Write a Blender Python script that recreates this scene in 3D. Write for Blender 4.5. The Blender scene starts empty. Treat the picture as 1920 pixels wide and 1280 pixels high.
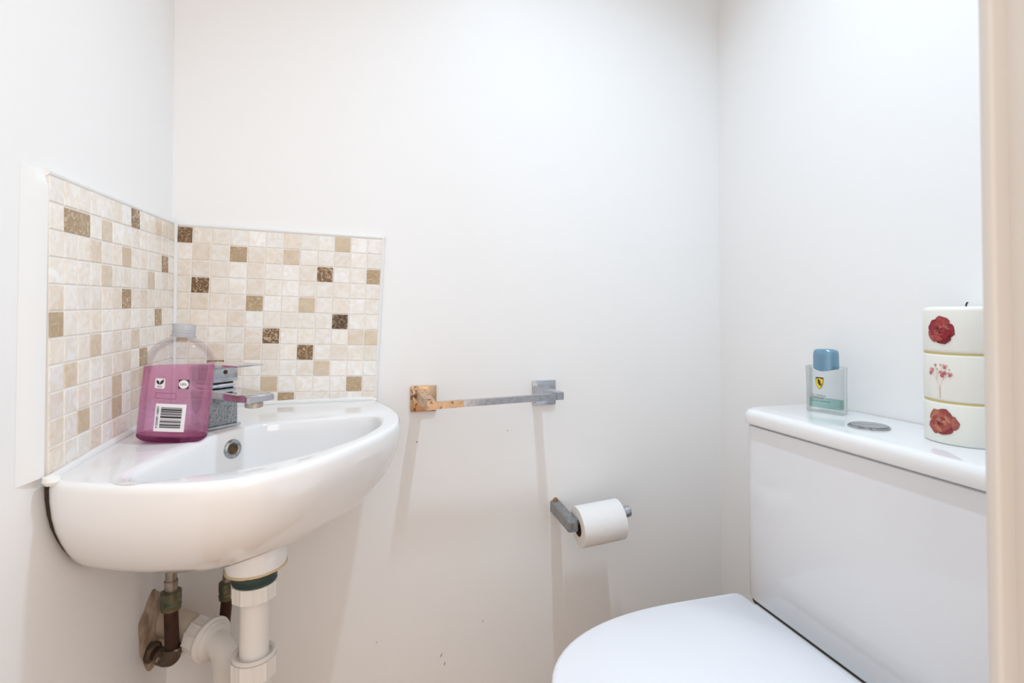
import bpy, bmesh, math, random
from mathutils import Vector, Matrix, noise
from math import sin, cos, pi, radians as R

random.seed(7)
SC = bpy.context.scene
COL = SC.collection

# ---------------------------------------------------------------- camera, world, lights, exposure
CAM = Vector((0.3456, -1.0896, 0.90))
cd = bpy.data.cameras.new('camera'); cam = bpy.data.objects.new('camera', cd); COL.objects.link(cam)
cam.location = CAM; cam.rotation_euler = (R(91.06), 0, R(-15.26))
cd.sensor_width = 36; cd.lens = 990 / 1920 * 36
cd.shift_y = -(640 - 571.68) / 1920
cd.clip_start = 0.02
cd.dof.use_dof = True; cd.dof.focus_distance = 0.98; cd.dof.aperture_fstop = 7.1
SC.camera = cam

w = bpy.data.worlds.new('hall_daylight'); SC.world = w; w.use_nodes = True
bg = w.node_tree.nodes['Background']
bg.inputs[0].default_value = (1.0, 0.90, 0.815, 1); bg.inputs[1].default_value = 1.5

def area(name, loc, rot, sx, sy, power, color, spread=180):
    l = bpy.data.lights.new(name, 'AREA'); l.shape = 'RECTANGLE'; l.size = sx; l.size_y = sy
    l.energy = power; l.color = color; l.spread = R(spread)
    o = bpy.data.objects.new(name, l); COL.objects.link(o); o.location = loc; o.rotation_euler = rot
    return o
# cool ceiling light close to the back wall (narrow strip running away from the wall)
area('ceiling_lamp', (0.714, -0.54, 2.055), (0, 0, 0), 0.020, 0.15, 4.9, (0.68, 0.85, 1.0), 113)
# daylight of the hall behind the camera, plus a fill light added off to the right to brighten the left wall
area('hall_fill_light', (1.35, -2.3, 1.45), (R(82), 0, R(36)), 0.9, 1.1, 12, (1.0, 0.96, 0.93))
pt = area('doorway_portal', (0.36, -0.93, 1.0), (R(90), 0, 0), 0.66, 2.0, 1, (1, 1, 1))
pt.data.cycles.is_portal = True; pt.rotation_euler = (R(90), 0, 0)

SC.view_settings.view_transform = 'Standard'; SC.view_settings.look = 'None'
SC.view_settings.gamma = 1; SC.view_settings.use_curve_mapping = False
SC.view_settings.exposure = -0.2

# ---------------------------------------------------------------- helpers
def link(name, bm, mat, parent=None, smooth=True, angle=35):
    bmesh.ops.recalc_face_normals(bm, faces=bm.faces)
    me = bpy.data.meshes.new(name); bm.to_mesh(me); bm.free()
    for m in (mat if isinstance(mat, (list, tuple)) else [mat]): me.materials.append(m)
    if smooth:
        me.polygons.foreach_set('use_smooth', [True] * len(me.polygons))
        me.set_sharp_from_angle(angle=R(angle))
    o = bpy.data.objects.new(name, me); COL.objects.link(o)
    if parent is not None:
        o.parent = parent
        o.matrix_parent_inverse = parent.matrix_world.inverted()
    return o

def thing(name, label, cat, loc=(0, 0, 0), group=None):
    o = bpy.data.objects.new(name, None); COL.objects.link(o); o.location = loc
    o.empty_display_size = 0.02
    o.matrix_world = Matrix.Translation(loc)
    o['label'] = label; o['category'] = cat
    if group: o['group'] = group
    return o

def tag(o, label, cat, kind=None):
    o['label'] = label; o['category'] = cat
    if kind: o['kind'] = kind
    return o

def struct(name, bm, mat, smooth=False, label=None):
    o = link(name, bm, mat, None, smooth); o['kind'] = 'structure'
    if label: o['label'] = label
    return o

def box(bm, lo, hi, bev=0, seg=2, M=None, mi=0):
    g = bmesh.ops.create_cube(bm, size=1); vs = g['verts']
    lo = Vector(lo); hi = Vector(hi); c = (lo + hi) / 2; s = hi - lo
    for v in vs: v.co = Vector((v.co.x * s.x, v.co.y * s.y, v.co.z * s.z)) + c
    fs = set(f for v in vs for f in v.link_faces)
    for f in fs: f.material_index = mi
    allv = set(vs)
    if bev:
        es = list(set(e for v in vs for e in v.link_edges))
        r = bmesh.ops.bevel(bm, geom=es, offset=bev, segments=seg, affect='EDGES', profile=0.5)
        allv = set(v for v in r['verts']) | set(v for v in allv if v.is_valid)
        for f in r['faces']: f.material_index = mi
    if M is not None:
        for v in allv: v.co = M @ v.co
    return bm

def rings(bm, rs, close_start=True, close_end=True, loop=True, mi=0):
    vv = [[bm.verts.new(p) for p in r] for r in rs]
    n = len(vv[0])
    for a, b in zip(vv, vv[1:]):
        for i in range(n if loop else n - 1):
            j = (i + 1) % n
            f = bm.faces.new((a[i], a[j], b[j], b[i])); f.material_index = mi
    if close_start: bm.faces.new(vv[0][::-1]).material_index = mi
    if close_end: bm.faces.new(vv[-1]).material_index = mi
    return vv

def lathe(bm, prof, n=48, M=None, caps=(True, True), mi=0):
    rs = []
    for r, z in prof:
        rs.append([Vector((r * cos(2 * pi * i / n), r * sin(2 * pi * i / n), z)) for i in range(n)])
    if M is not None: rs = [[M @ p for p in q] for q in rs]
    return rings(bm, rs, caps[0], caps[1], mi=mi)

def axis_frame(a, b):
    a = Vector(a); b = Vector(b); d = (b - a).normalized()
    return Matrix.Translation(a) @ d.to_track_quat('Z', 'Y').to_matrix().to_4x4(), (b - a).length

def tube(bm, pts, r, n=24, mi=0, caps=(True, True)):
    pts = [Vector(p) for p in pts]; rs = []
    rad = r if isinstance(r, (list, tuple)) else [r] * len(pts)
    up = None
    for i, p in enumerate(pts):
        t = (pts[min(i + 1, len(pts) - 1)] - pts[max(i - 1, 0)]).normalized()
        if up is None:
            up = t.orthogonal().normalized()
        up = (up - t * up.dot(t)).normalized(); s = t.cross(up)
        rs.append([p + (up * cos(2 * pi * k / n) + s * sin(2 * pi * k / n)) * rad[i] for k in range(n)])
    return rings(bm, rs, *caps, mi=mi)

def bend(a, b, c, r, n=8):
    """polyline a-b-c with a rounded corner at b"""
    a, b, c = Vector(a), Vector(b), Vector(c)
    p = b + (a - b).normalized() * r; q = b + (c - b).normalized() * r
    out = [a]
    for i in range(n + 1):
        t = i / n
        out.append(p * (1 - t) ** 2 + b * 2 * t * (1 - t) + q * t * t)
    out.append(c); return out

def catmull(P, n=10):
    out = []; m = len(P)
    for i in range(m):
        p0, p1, p2, p3 = (Vector(P[(i + k - 1) % m]) for k in range(4))
        for k in range(n):
            t = k / n
            out.append(0.5 * (2 * p1 + (p2 - p0) * t + (2 * p0 - 5 * p1 + 4 * p2 - p3) * t * t + (3 * p1 - p0 - 3 * p2 + p3) * t ** 3))
    return out

def polar(poly, c, N):
    """resample a closed star-shaped polygon at N even angles about c"""
    res = []; m = len(poly)
    for k in range(N):
        a = 2 * pi * k / N; d = Vector((cos(a), sin(a))); best = None
        for i in range(m):
            p = poly[i] - c; q = poly[(i + 1) % m] - c; e = q - p
            den = d.x * e.y - d.y * e.x
            if abs(den) < 1e-12: continue
            t = (p.x * e.y - p.y * e.x) / den; s = (p.x * d.y - p.y * d.x) / den
            if t > 0 and -1e-6 <= s <= 1 + 1e-6: best = t if best is None else max(best, t)
        res.append(c + d * (best or 0.001))
    return res

def rrect(w, d, r, n=6):
    """rounded rectangle centred on 0, width w (x), depth d (y)"""
    out = []
    for cx, cy, a0 in ((w/2-r, d/2-r, 0), (-w/2+r, d/2-r, 90), (-w/2+r, -d/2+r, 180), (w/2-r, -d/2+r, 270)):
        for k in range(n + 1):
            a = R(a0 + 90 * k / n); out.append(Vector((cx + r * cos(a), cy + r * sin(a))))
    return out

# ---------------------------------------------------------------- materials
def mat(name, color=(.8, .8, .8), rough=.5, metal=0, coat=0, bump=0, bscale=40, noise_col=None, nscale=8, nfac=.5,
        trans=0, ior=1.45, spec=.5, sss=0, detail=6, ramp=(.35, .65), attr=None):
    m = bpy.data.materials.new(name); m.use_nodes = True; nt = m.node_tree; b = nt.nodes['Principled BSDF']
    def S(k, v): b.inputs[k].default_value = v
    S('Base Color', (*color, 1)); S('Roughness', rough); S('Metallic', metal); S('IOR', ior)
    S('Coat Weight', coat); S('Coat Roughness', .08); S('Transmission Weight', trans); S('Specular IOR Level', spec)
    if sss: S('Subsurface Weight', sss); S('Subsurface Scale', .02)
    tc = nt.nodes.new('ShaderNodeTexCoord')
    src = None
    if attr:
        at = nt.nodes.new('ShaderNodeAttribute'); at.attribute_name = attr; src = at.outputs['Color']
    if noise_col:
        nz = nt.nodes.new('ShaderNodeTexNoise'); nz.inputs['Scale'].default_value = nscale; nz.inputs['Detail'].default_value = detail
        nt.links.new(tc.outputs['Object'], nz.inputs['Vector'])
        cr = nt.nodes.new('ShaderNodeValToRGB'); cr.color_ramp.elements[0].position = ramp[0]; cr.color_ramp.elements[1].position = ramp[1]
        cr.color_ramp.elements[0].color = (*([0] * 3), 1); cr.color_ramp.elements[1].color = (nfac, nfac, nfac, 1)
        nt.links.new(nz.outputs['Fac'], cr.inputs['Fac'])
        mx = nt.nodes.new('ShaderNodeMix'); mx.data_type = 'RGBA'
        mx.inputs['A'].default_value = (*color, 1); mx.inputs['B'].default_value = (*noise_col, 1)
        if src: nt.links.new(src, mx.inputs['A'])
        nt.links.new(cr.outputs['Color'], mx.inputs['Factor']); nt.links.new(mx.outputs['Result'], b.inputs['Base Color'])
    elif src:
        nt.links.new(src, b.inputs['Base Color'])
    if bump:
        n2 = nt.nodes.new('ShaderNodeTexNoise'); n2.inputs['Scale'].default_value = bscale; n2.inputs['Detail'].default_value = 8
        nt.links.new(tc.outputs['Object'], n2.inputs['Vector'])
        bp = nt.nodes.new('ShaderNodeBump'); bp.inputs['Strength'].default_value = bump; bp.inputs['Distance'].default_value = .002
        nt.links.new(n2.outputs['Fac'], bp.inputs['Height']); nt.links.new(bp.outputs['Normal'], b.inputs['Normal'])
    return m

WALL = mat('white_wall_paint', (.925, .925, .925), .42, bump=.25, bscale=22, spec=.35)
CEIL = mat('ceiling_paint', (.92, .92, .92), .7)
FLOOR = mat('brown_wood_floor', (.50, .29, .15), .4, noise_col=(.38, .21, .10), nscale=6)
CREAM = mat('cream_gloss_paint', (.74, .72, .70), .3, noise_col=(.71, .67, .62), nscale=5, nfac=.6, bump=.3, bscale=14)
CERAMIC = mat('white_ceramic', (.86, .86, .865), .07, coat=.4, spec=.55)
CISTERN = mat('cistern_ceramic', (.83, .84, .87), .09, coat=.3)
SEATP = mat('white_seat_plastic', (.86, .87, .91), .22)
CAULK = mat('white_caulk', (.85, .85, .84), .45, bump=.4, bscale=60)
GROUT = mat('cream_grout', (.88, .84, .79), .7)
CHROME = mat('worn_chrome', (.56, .58, .62), .17, metal=.95, noise_col=(.36, .37, .39), nscale=130, nfac=.55, bump=.1, bscale=120)
CHROME2 = mat('spotted_chrome', (.40, .42, .43), .28, metal=.85, noise_col=(.16, .17, .17), nscale=420, nfac=.8, detail=2, ramp=(.5, .62), bump=.3, bscale=300)
POLISH = mat('polished_chrome', (.62, .64, .68), .06, metal=1)
BRASSY = mat('peeled_copper_chrome', (.66, .45, .29), .28, metal=.85, noise_col=(.13, .06, .03), nscale=95, nfac=.95, ramp=(.56, .66), bump=.35, bscale=90)
DARKGAP = mat('dark_gap', (.06, .045, .03), .8)
PIPE = mat('white_waste_plastic', (.78, .75, .72), .35)
PIPE2 = mat('yellowed_waste_plastic', (.74, .66, .58), .4, noise_col=(.55, .42, .30), nscale=18, nfac=.4)
COPPER = mat('tarnished_copper_pipe', (.075, .028, .018), .45, metal=.4, noise_col=(.02, .012, .010), nscale=40, nfac=.8)
BRASS = mat('green_tarnished_brass', (.22, .17, .10), .4, metal=.6, noise_col=(.05, .10, .07), nscale=60, nfac=.9)
STEEL = mat('flexible_hose_steel', (.45, .42, .38), .35, metal=.8, noise_col=(.22, .18, .14), nscale=60, nfac=.7)
GREENRUB = mat('dark_green_thread', (.03, .055, .045), .5, bump=.5, bscale=80)
FILLER = mat('brown_wall_filler', (.62, .50, .40), .9, noise_col=(.27, .17, .10), nscale=35, nfac=.8, bump=1, bscale=60)
PAPER = mat('white_tissue_paper', (.87, .86, .85), .9, bump=.5, bscale=90)
CARD = mat('brown_card_core', (.12, .08, .05), .9)
WAX = mat('ivory_wax', (.86, .85, .79), .4, sss=.15)
GOLDG = mat('yellow_groove_line', (.68, .55, .20), .55)
WICK = mat('black_wick', (.03, .03, .03), .9)
PETAL = mat('pressed_petal', (.5, .1, .1), .7, attr='col', noise_col=(.28, .05, .06), nscale=120, nfac=.5)
BLUECAP = mat('blue_satin_cap', (.20, .36, .50), .28, metal=.55)
LABELW = mat('white_label', (.82, .80, .83), .5)
BLACK = mat('black_print', (.025, .02, .03), .6)
PINKLINE = mat('dark_pink_print', (.32, .06, .19), .6)
MAROON = mat('maroon_print', (.22, .10, .11), .6)
YELLOW = mat('shield_yellow', (.90, .66, .03), .5)
GREENP = mat('shield_green', (.05, .30, .12), .5)
REDP = mat('shield_red', (.6, .04, .03), .5)

def clear(name, tint, mixt, ior, gloss_tint=(1, 1, 1)):
    """part see-through, part refracting clear stuff"""
    m = bpy.data.materials.new(name); m.use_nodes = True; nt = m.node_tree; nt.nodes.clear()
    out = nt.nodes.new('ShaderNodeOutputMaterial'); mx = nt.nodes.new('ShaderNodeMixShader')
    t = nt.nodes.new('ShaderNodeBsdfTransparent'); t.inputs[0].default_value = (*tint, 1)
    g = nt.nodes.new('ShaderNodeBsdfGlass'); g.inputs['Color'].default_value = (*tint, 1); g.inputs['Roughness'].default_value = 0; g.inputs['IOR'].default_value = ior
    mx.inputs[0].default_value = mixt
    nt.links.new(t.outputs[0], mx.inputs[1]); nt.links.new(g.outputs[0], mx.inputs[2]); nt.links.new(mx.outputs[0], out.inputs[0])
    return m
def thin(name, tint, refl=1.0):
    """thin clear wall: see-through plus a fresnel sheen"""
    m = bpy.data.materials.new(name); m.use_nodes = True; nt = m.node_tree; nt.nodes.clear()
    out = nt.nodes.new('ShaderNodeOutputMaterial'); mx = nt.nodes.new('ShaderNodeMixShader')
    t = nt.nodes.new('ShaderNodeBsdfTransparent'); t.inputs[0].default_value = (*tint, 1)
    g = nt.nodes.new('ShaderNodeBsdfGlossy'); g.inputs['Roughness'].default_value = .03
    fr = nt.nodes.new('ShaderNodeLayerWeight'); fr.inputs[0].default_value = .35
    ma = nt.nodes.new('ShaderNodeMath'); ma.operation = 'MULTIPLY'; ma.inputs[1].default_value = .55 * refl
    nt.links.new(fr.outputs['Fresnel'], ma.inputs[0]); nt.links.new(ma.outputs[0], mx.inputs[0])
    nt.links.new(t.outputs[0], mx.inputs[1]); nt.links.new(g.outputs[0], mx.inputs[2]); nt.links.new(mx.outputs[0], out.inputs[0])
    return m
PLASTIC = thin('clear_bottle_plastic', (.95, .94, .95), .5)
SOAP = clear('pink_soap', (.96, .70, .85), .45, 1.33)
CAPC = thin('clear_grey_cap', (.80, .82, .85), 1.6)
GLASS = thin('perfume_glass', (.95, .968, .968), 1.0)
JUICE = clear('green_perfume', (.78, .93, .90), .3, 1.36)

# ---------------------------------------------------------------- room shell
W = 1.1594; H = 2.10; YF = -0.868      # room width, ceiling height, inner face of the doorway wall
def slab(name, lo, hi, m, label=None):
    bm = bmesh.new(); box(bm, lo, hi); return struct(name, bm, m, label=label)
slab('floor', (-.15, -2.6, -.05), (W + .15, .1, 0), FLOOR)
slab('ceiling', (-.1, -.97, H), (W + .1, .1, H + .08), CEIL)
bm = bmesh.new(); box(bm, (-.1, 0, 0), (W + .1, .1, H))
for x, z, l, a, w_ in ((.4932, .206, .0045, 1.1, .0009), (.5003, .188, .0040, 1.25, .0008), (.4426, .642, .0016, 0, .0014), (.5795, .262, .0025, 1.2, .0006), (.3653, .2525, .0020, .6, .0005), (.6330, .6540, .0020, -.6, .0005), (.2840, .1660, .0016, 0, .0012)):
    n = 10; P = []
    for k in range(n):
        t = 2 * pi * k / n; u = l * cos(t); v = w_ * sin(t); P.append(Vector((x + u * cos(a) - v * sin(a), -.0001, z + u * sin(a) + v * cos(a))))
    rings(bm, [[p + Vector((0, .0002, 0)) for p in P], [p + Vector((0, -.0002, 0)) for p in P]], mi=1)
struct('wall_back', bm, [WALL, mat('wall_scuff', (.30, .27, .25), .7)])
slab('wall_left', (-.1, -.97, 0), (0, 0, H), WALL)
slab('wall_right', (W, -.97, 0), (W + .1, 0, H), WALL)
bm = bmesh.new()
box(bm, (.735, -.97, 0), (W, YF, H)); box(bm, (0, -.97, 2.0), (.735, YF, H))
struct('wall_front', bm, WALL)
# door frame: lining, stop bead and lip of the right-hand jamb
bm = bmesh.new()
box(bm, (.7123, -1.02, 0), (.735, -.855, 2.02), .003)
box(bm, (.700, -.8664, 0), (.7225, -.8585, 2.02), .0022, 3)
box(bm, (0.0, -.97, 1.985), (.7123, -.86, 2.0), .002)
f = struct('trim_1', bm, CREAM, True, 'cream painted door frame at the right edge')

# ---------------------------------------------------------------- mosaic splashbacks
BACK = [
 [3.2,1,1,.2,.2,.1,1.2,.3,.1,2,0,.4],
 [.4,1.2,.3,2.5,1,1,1.6,.2,.3,.8,.2,0],
 [.9,1,1,.2,1.2,.3,.1,.9,3,0,.3,2.6],
 [.8,3,.8,.1,.9,.4,.2,.5,.3,.8,.2,.2],
 [1,1.3,.8,.8,2.5,.1,.4,1.9,.3,.9,.1,.3],
 [.6,1,.8,1.2,.1,.9,.6,.4,.1,3.3,.1,.2],
 [2.1,.8,.6,.5,.7,3.1,.1,.8,.1,.2,1.4,1.6],
 [.6,1,1.3,.5,1.3,.8,.5,3,.2,.9,.4,.5],
 [.5,.8,3,1.3,.2,.3,.1,.4,1.7,.1,0,.1],
 [.6,.6,.8,.6,.4,2.1,.2,.3,.3,.3,2.5,.3],
 [.5,.6,.6,.8,.4,.5,2.7,.2,.3,.5,.1,1.0]]
LEFT = [   # left to right as seen, i.e. from the doorway side to the corner
 [.4,.5,.5,.3,.3,1.1,0,2.9,.4,.5,1.6,1.2,1.2],
 [.6,2.6,2.7,0,1.6,0,.3,.6,.3,.5,.5,.6,.6],
 [.4,.3,.5,1.3,.2,.8,1.9,.5,1,.2,.8,2.9,.7],
 [.2,.4,.4,.2,1.7,.2,.5,.2,.4,1.6,.4,.8,.9],
 [1.1,0,.3,.2,.8,1,2.9,1,1.3,.8,.9,.7,1],
 [2.5,.4,.6,1.2,.1,.5,.9,.3,.5,.3,2.8,.6,.6],
 [.9,0,.4,1.8,.1,1.2,.4,1.7,.3,.9,.5,.6,.6],
 [0,1.7,.7,.3,.4,.7,1.2,.4,2.5,.8,.6,.6,.6],
 [1,.2,.7,.3,.6,1.8,.3,1.4,1.8,.9,.6,.6,.6],
 [1.1,.2,1.9,.3,.9,2.5,.5,1.4,1.3,.8,.6,.6,.6],
 [1.1,.2,.3,1.3,.3,.5,.6,1,.8,.8,.6,.6,.6]]
STOPS = [(0, (.93, .925, .92)), (1, (.89, .835, .775)), (1.5, (.80, .71, .61)), (2, (.68, .57, .43)), (2.5, (.48, .36, .23)), (3, (.24, .13, .06)), (3.3, (.10, .05, .025))]
def tile_col(c):
    for (a, x), (b, y) in zip(STOPS, STOPS[1:]):
        if c <= b:
            t = (c - a) / (b - a); return tuple(x[i] * (1 - t) + y[i] * t for i in range(3))
    return STOPS[-1][1]

def tile_material():
    m = bpy.data.materials.new('marble_mosaic'); m.use_nodes = True; nt = m.node_tree; b = nt.nodes['Principled BSDF']
    N = nt.nodes.new; Lk = nt.links.new
    at = N('ShaderNodeAttribute'); at.attribute_name = 'col'
    ds = N('ShaderNodeAttribute'); ds.attribute_name = 'off'
    tc = N('ShaderNodeTexCoord'); ad = N('ShaderNodeVectorMath'); ad.operation = 'ADD'
    Lk(tc.outputs['Object'], ad.inputs[0]); Lk(ds.outputs['Color'], ad.inputs[1])
    nz = N('ShaderNodeTexNoise'); nz.inputs['Scale'].default_value = 52; nz.inputs['Detail'].default_value = 6; nz.inputs['Distortion'].default_value = 1.6
    Lk(ad.outputs[0], nz.inputs['Vector'])
    cr = N('ShaderNodeValToRGB'); cr.color_ramp.elements[0].position = .36; cr.color_ramp.elements[1].position = .66
    Lk(nz.outputs['Fac'], cr.inputs['Fac'])
    # light tiles get faint warm clouds, dark tiles get pale veins: the attribute alpha carries how strong
    dk = N('ShaderNodeMix'); dk.data_type = 'RGBA'; dk.blend_type = 'MULTIPLY'; dk.inputs['B'].default_value = (.86, .76, .62, 1)
    f1 = N('ShaderNodeMath'); f1.operation = 'MULTIPLY'; f1.inputs[1].default_value = .6
    Lk(cr.outputs['Color'], f1.inputs[0]); Lk(f1.outputs[0], dk.inputs['Factor']); Lk(at.outputs['Color'], dk.inputs['A'])
    vn = N('ShaderNodeMix'); vn.data_type = 'RGBA'; vn.inputs['B'].default_value = (.62, .50, .34, 1)
    n2 = N('ShaderNodeTexNoise'); n2.inputs['Scale'].default_value = 105; n2.inputs['Detail'].default_value = 5; n2.inputs['Distortion'].default_value = 2.2
    Lk(ad.outputs[0], n2.inputs['Vector'])
    c2 = N('ShaderNodeValToRGB'); c2.color_ramp.elements[0].position = .50; c2.color_ramp.elements[1].position = .62
    Lk(n2.outputs['Fac'], c2.inputs['Fac'])
    f2 = N('ShaderNodeMath'); f2.operation = 'MULTIPLY'; Lk(c2.outputs['Color'], f2.inputs[0]); Lk(ds.outputs['Alpha'], f2.inputs[1])
    Lk(f2.outputs[0], vn.inputs['Factor']); Lk(dk.outputs['Result'], vn.inputs['A'])
    Lk(vn.outputs['Result'], b.inputs['Base Color'])
    b.inputs['Roughness'].default_value = .22; b.inputs['Specular IOR Level'].default_value = .45
    return m
TILES = tile_material()

def splashback(name, label, rows, place, ox, oz, pu, pv, ang, ulim, zlow):
    """place(u, d, z): u along the wall from the sheet's left, d out of the wall; ang tilts the sheet"""
    root = thing(name, label, 'tiles', place(ulim[0], 0, zlow))
    bm = bmesh.new(); cl = bm.loops.layers.color.new('col'); ol = bm.loops.layers.float_color.new('off')
    ca, sa = cos(ang), sin(ang); g = .0011
    for r, row in enumerate(rows):
        for c, v in enumerate(row):
            q = []
            for du, dv in ((0, 0), (1, 0), (1, 1), (0, 1)):
                u = (c + du) * pu + (g if du == 0 else -g); t = (r + dv) * pv + (g if dv == 0 else -g)
                x = ox + u * ca - t * sa * (1 if ang > 0 else 1); z = oz - t * ca - u * sa
                q.append((min(max(x, ulim[0]), ulim[1]), z))
            if q[1][0] - q[0][0] < .003: continue
            e = .0007
            cxm = sum(p[0] for p in q) / 4; czm = sum(p[1] for p in q) / 4
            base = [bm.verts.new(place(x, .001, z)) for x, z in q]
            mid = [bm.verts.new(place(x, .0056, z)) for x, z in q]
            top = [bm.verts.new(place(x + math.copysign(e, cxm - x), .0063, z + math.copysign(e, czm - z))) for x, z in q]
            fs = [bm.faces.new(top)]
            for k in range(4):
                j = (k + 1) % 4
                fs.append(bm.faces.new((base[k], base[j], mid[j], mid[k]))); fs.append(bm.faces.new((mid[k], mid[j], top[j], top[k])))
            jit = random.uniform(-.035, .035); colr = tile_col(max(0, v + random.uniform(-.15, .15)))
            off = (random.random() * 9, random.random() * 9, random.random() * 9, 0 if v < 1.5 else (.45 if v < 2.3 else (.8 if v < 3.2 else .4)))
            for fc in fs:
                for lp in fc.loops:
                    lp[cl] = tuple(min(1, max(0, k ** (1 / 2.2) + jit * .5)) for k in colr) + (1,); lp[ol] = off
    link('tiles', bm, TILES, root, True, 25)
    # grout bed
    bm = bmesh.new(); nu, nv = len(rows[0]) * pu, len(rows) * pv; P = []
    for u, t in ((0, 0), (nu, 0), (nu, nv), (0, nv)):
        x = ox + u * ca - t * sa; z = oz - t * ca - u * sa; P.append((min(max(x, ulim[0]), ulim[1]), z))
    rings(bm, [[place(x, d, z) for x, z in P] for d in (0.0003, .0052)])
    link('grout', bm, GROUT, root, False)
    return root, P

pb, PB = splashback('tile_splashback', 'beige and brown mosaic tile splashback on the back wall above the basin', BACK,
    lambda u, d, z: Vector((u, -d, z)), .0056, 1.0617, .0308, .0302, R(1.8), (.0085, .5), .73)
pl, PL_ = splashback('tile_splashback', 'pale mosaic tile splashback on the left wall behind the pink soap bottle', LEFT,
    lambda u, d, z: Vector((d, -.3967 + u, z)), 0, 1.0553, .0301, .0303, R(-1.35), (-.01, .3967 - .0005), .72)
def bead(pts, r, name, parent, label=None, m=CAULK):
    bm = bmesh.new(); pp = []
    for a, b in zip(pts, pts[1:]):
        a, b = Vector(a), Vector(b); n = max(2, int((b - a).length / .012))
        for i in range(n): pp.append(a.lerp(b, i / n))
    pp.append(Vector(pts[-1]))
    tube(bm, pp, [r * (1 + .25 * noise.noise(p * 60)) for p in pp], 10)
    return link(name, bm, m, parent)
bead([(.009, -.003, 1.065), (.377, -.003, 1.0535), (.3745, -.003, 1.049), (.3605, -.003, .738)], .0042, 'edge_caulk', pb)
bead([(.0085, -.0085, 1.066), (.0085, -.0085, .733)], .0034, 'corner_caulk', pb)
bead([(.003, -.398, 1.0575), (.003, -.006, 1.067)], .004, 'edge_caulk', pl)
bm = bmesh.new()     # filled, painted-over left edge of the sheet
vs = []
EP = [(.0001, -.4360), (.0004, -.4335), (.0010, -.430), (.0018, -.426), (.0028, -.421), (.0038, -.415), (.0047, -.408), (.0054, -.402), (.0058, -.397), (.0002, -.3965)]
rings(bm, [[Vector((x * (.35 if zz > 1.05 else 1) , y, zz)) for x, y in EP] for zz in [.7235 + .334 * k / 20 for k in range(21)]])
link('edge_filler', bm, mat('cream_edge_filler', (.91, .905, .89), .6), pl, True, 80)

# ---------------------------------------------------------------- corner basin
def zr(y): return .732 + .03 * y
basin = thing('corner_basin', 'white ceramic corner basin mounted under the mosaic tiles', 'basin', (0, 0, .53))
C0 = Vector((.2, -.23)); NB = 180
OUT = [(.007, -.0015), (.12, -.0015), (.25, -.0015), (.352, -.0015), (.362, -.012), (.375, -.045), (.389, -.086), (.397, -.125), (.400, -.165), (.3945, -.215),
       (.375, -.265), (.352, -.303), (.324, -.345), (.293, -.386), (.262, -.417), (.232, -.438), (.198, -.4495), (.165, -.4510), (.128, -.4455), (.09, -.436), (.05, -.422),
       (.022, -.408), (.0105, -.397), (.0085, -.38), (.007, -.30), (.007, -.15)]
INN = [(.150, -.206), (.158, -.196), (.168, -.184), (.190, -.170), (.225, -.161), (.27, -.155), (.32, -.147), (.348, -.146), (.362, -.158), (.367, -.187),
       (.3625, -.226), (.339, -.28), (.315, -.315), (.285, -.348), (.255, -.373), (.228, -.391), (.20, -.405), (.165, -.4135), (.130, -.415), (.104, -.411), (.09, -.400),
       (.088, -.382), (.093, -.352), (.104, -.312), (.116, -.272), (.124, -.250), (.131, -.235), (.136, -.224)]
def densify(P, sharp_first=False): return [Vector(p) for p in catmull([Vector((*p, 0)) for p in P], 6)]
outp = [Vector((p.x, p.y)) for p in densify(OUT)]
outp = [Vector((max(p.x, .0065), min(p.y, -.0012))) for p in outp]
innp = [Vector((p.x, p.y)) for p in densify(INN)]
O = polar(outp, C0, NB); I = polar(innp, C0, NB)
def ring3(P, dz, flat=0.0):
    return [Vector((p.x, p.y, zr(p.y) - dz)) for p in P]
def to_corner(s): return [Vector((max(p.x * s, .0065), min(p.y * s, -.0012))) for p in O]
def inward(P, d, c=C0): return [p + (c - p).normalized() * d for p in P]
RS = []
prof = [(.45, .1535), (.62, .1505), (.70, .1455), (.76, .1375), (.81, .127), (.86, .113), (.90, .097), (.935, .080), (.965, .062), (.985, .044), (.997, .025), (1.0, .010)]
def deeper(p): t = p.x / (p.x - p.y + 1e-6); return 1 + .22 * t * t * (3 - 2 * t)
for s, d in prof: RS.append([Vector((p.x, p.y, zr(p.y) - .010 - (d - .010) * deeper(p))) for p in to_corner(s)])
RS.append(ring3(inward(O, .0008), .005)); RS.append(ring3(inward(O, .0026), .0018)); RS.append(ring3(inward(O, .0055), .0002)); RS.append(ring3(inward(O, .0085), 0))
def softness(p):      # the bowl's left shoulder rolls over gently, the rest is a tight edge
    t = min(1, max(0, (.165 - p.x) / .05)) * min(1, max(0, (-p.y - .235) / .05)); return .006 + .019 * t
for a_, d_ in ((1, 0), (.75, .05), (.5, .17), (.28, .36), (.1, .66), (0, 1.0)):
    RS.append([Vector((q.x, q.y, zr(q.y) - d_ * min(.009, softness(p) * .75))) for p, q in zip(I, [p + (C0 - p).normalized() * (-softness(p) * a_) for p in I])])
DR = Vector((.19, -.25))
def bowl(s, d):
    P = [DR + (p - DR) * s for p in I]; return [Vector((p.x, p.y, zr(p.y * 1) - d)) for p in P]
for s, d in ((.990, .022), (.975, .038), (.94, .058), (.87, .078), (.76, .094), (.60, .104), (.40, .110), (.20, .114), (.10, .118)): RS.append(bowl(s, d))
bm = bmesh.new(); rings(bm, RS)
link('bowl', bm, CERAMIC, basin, True, 60)
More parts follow.
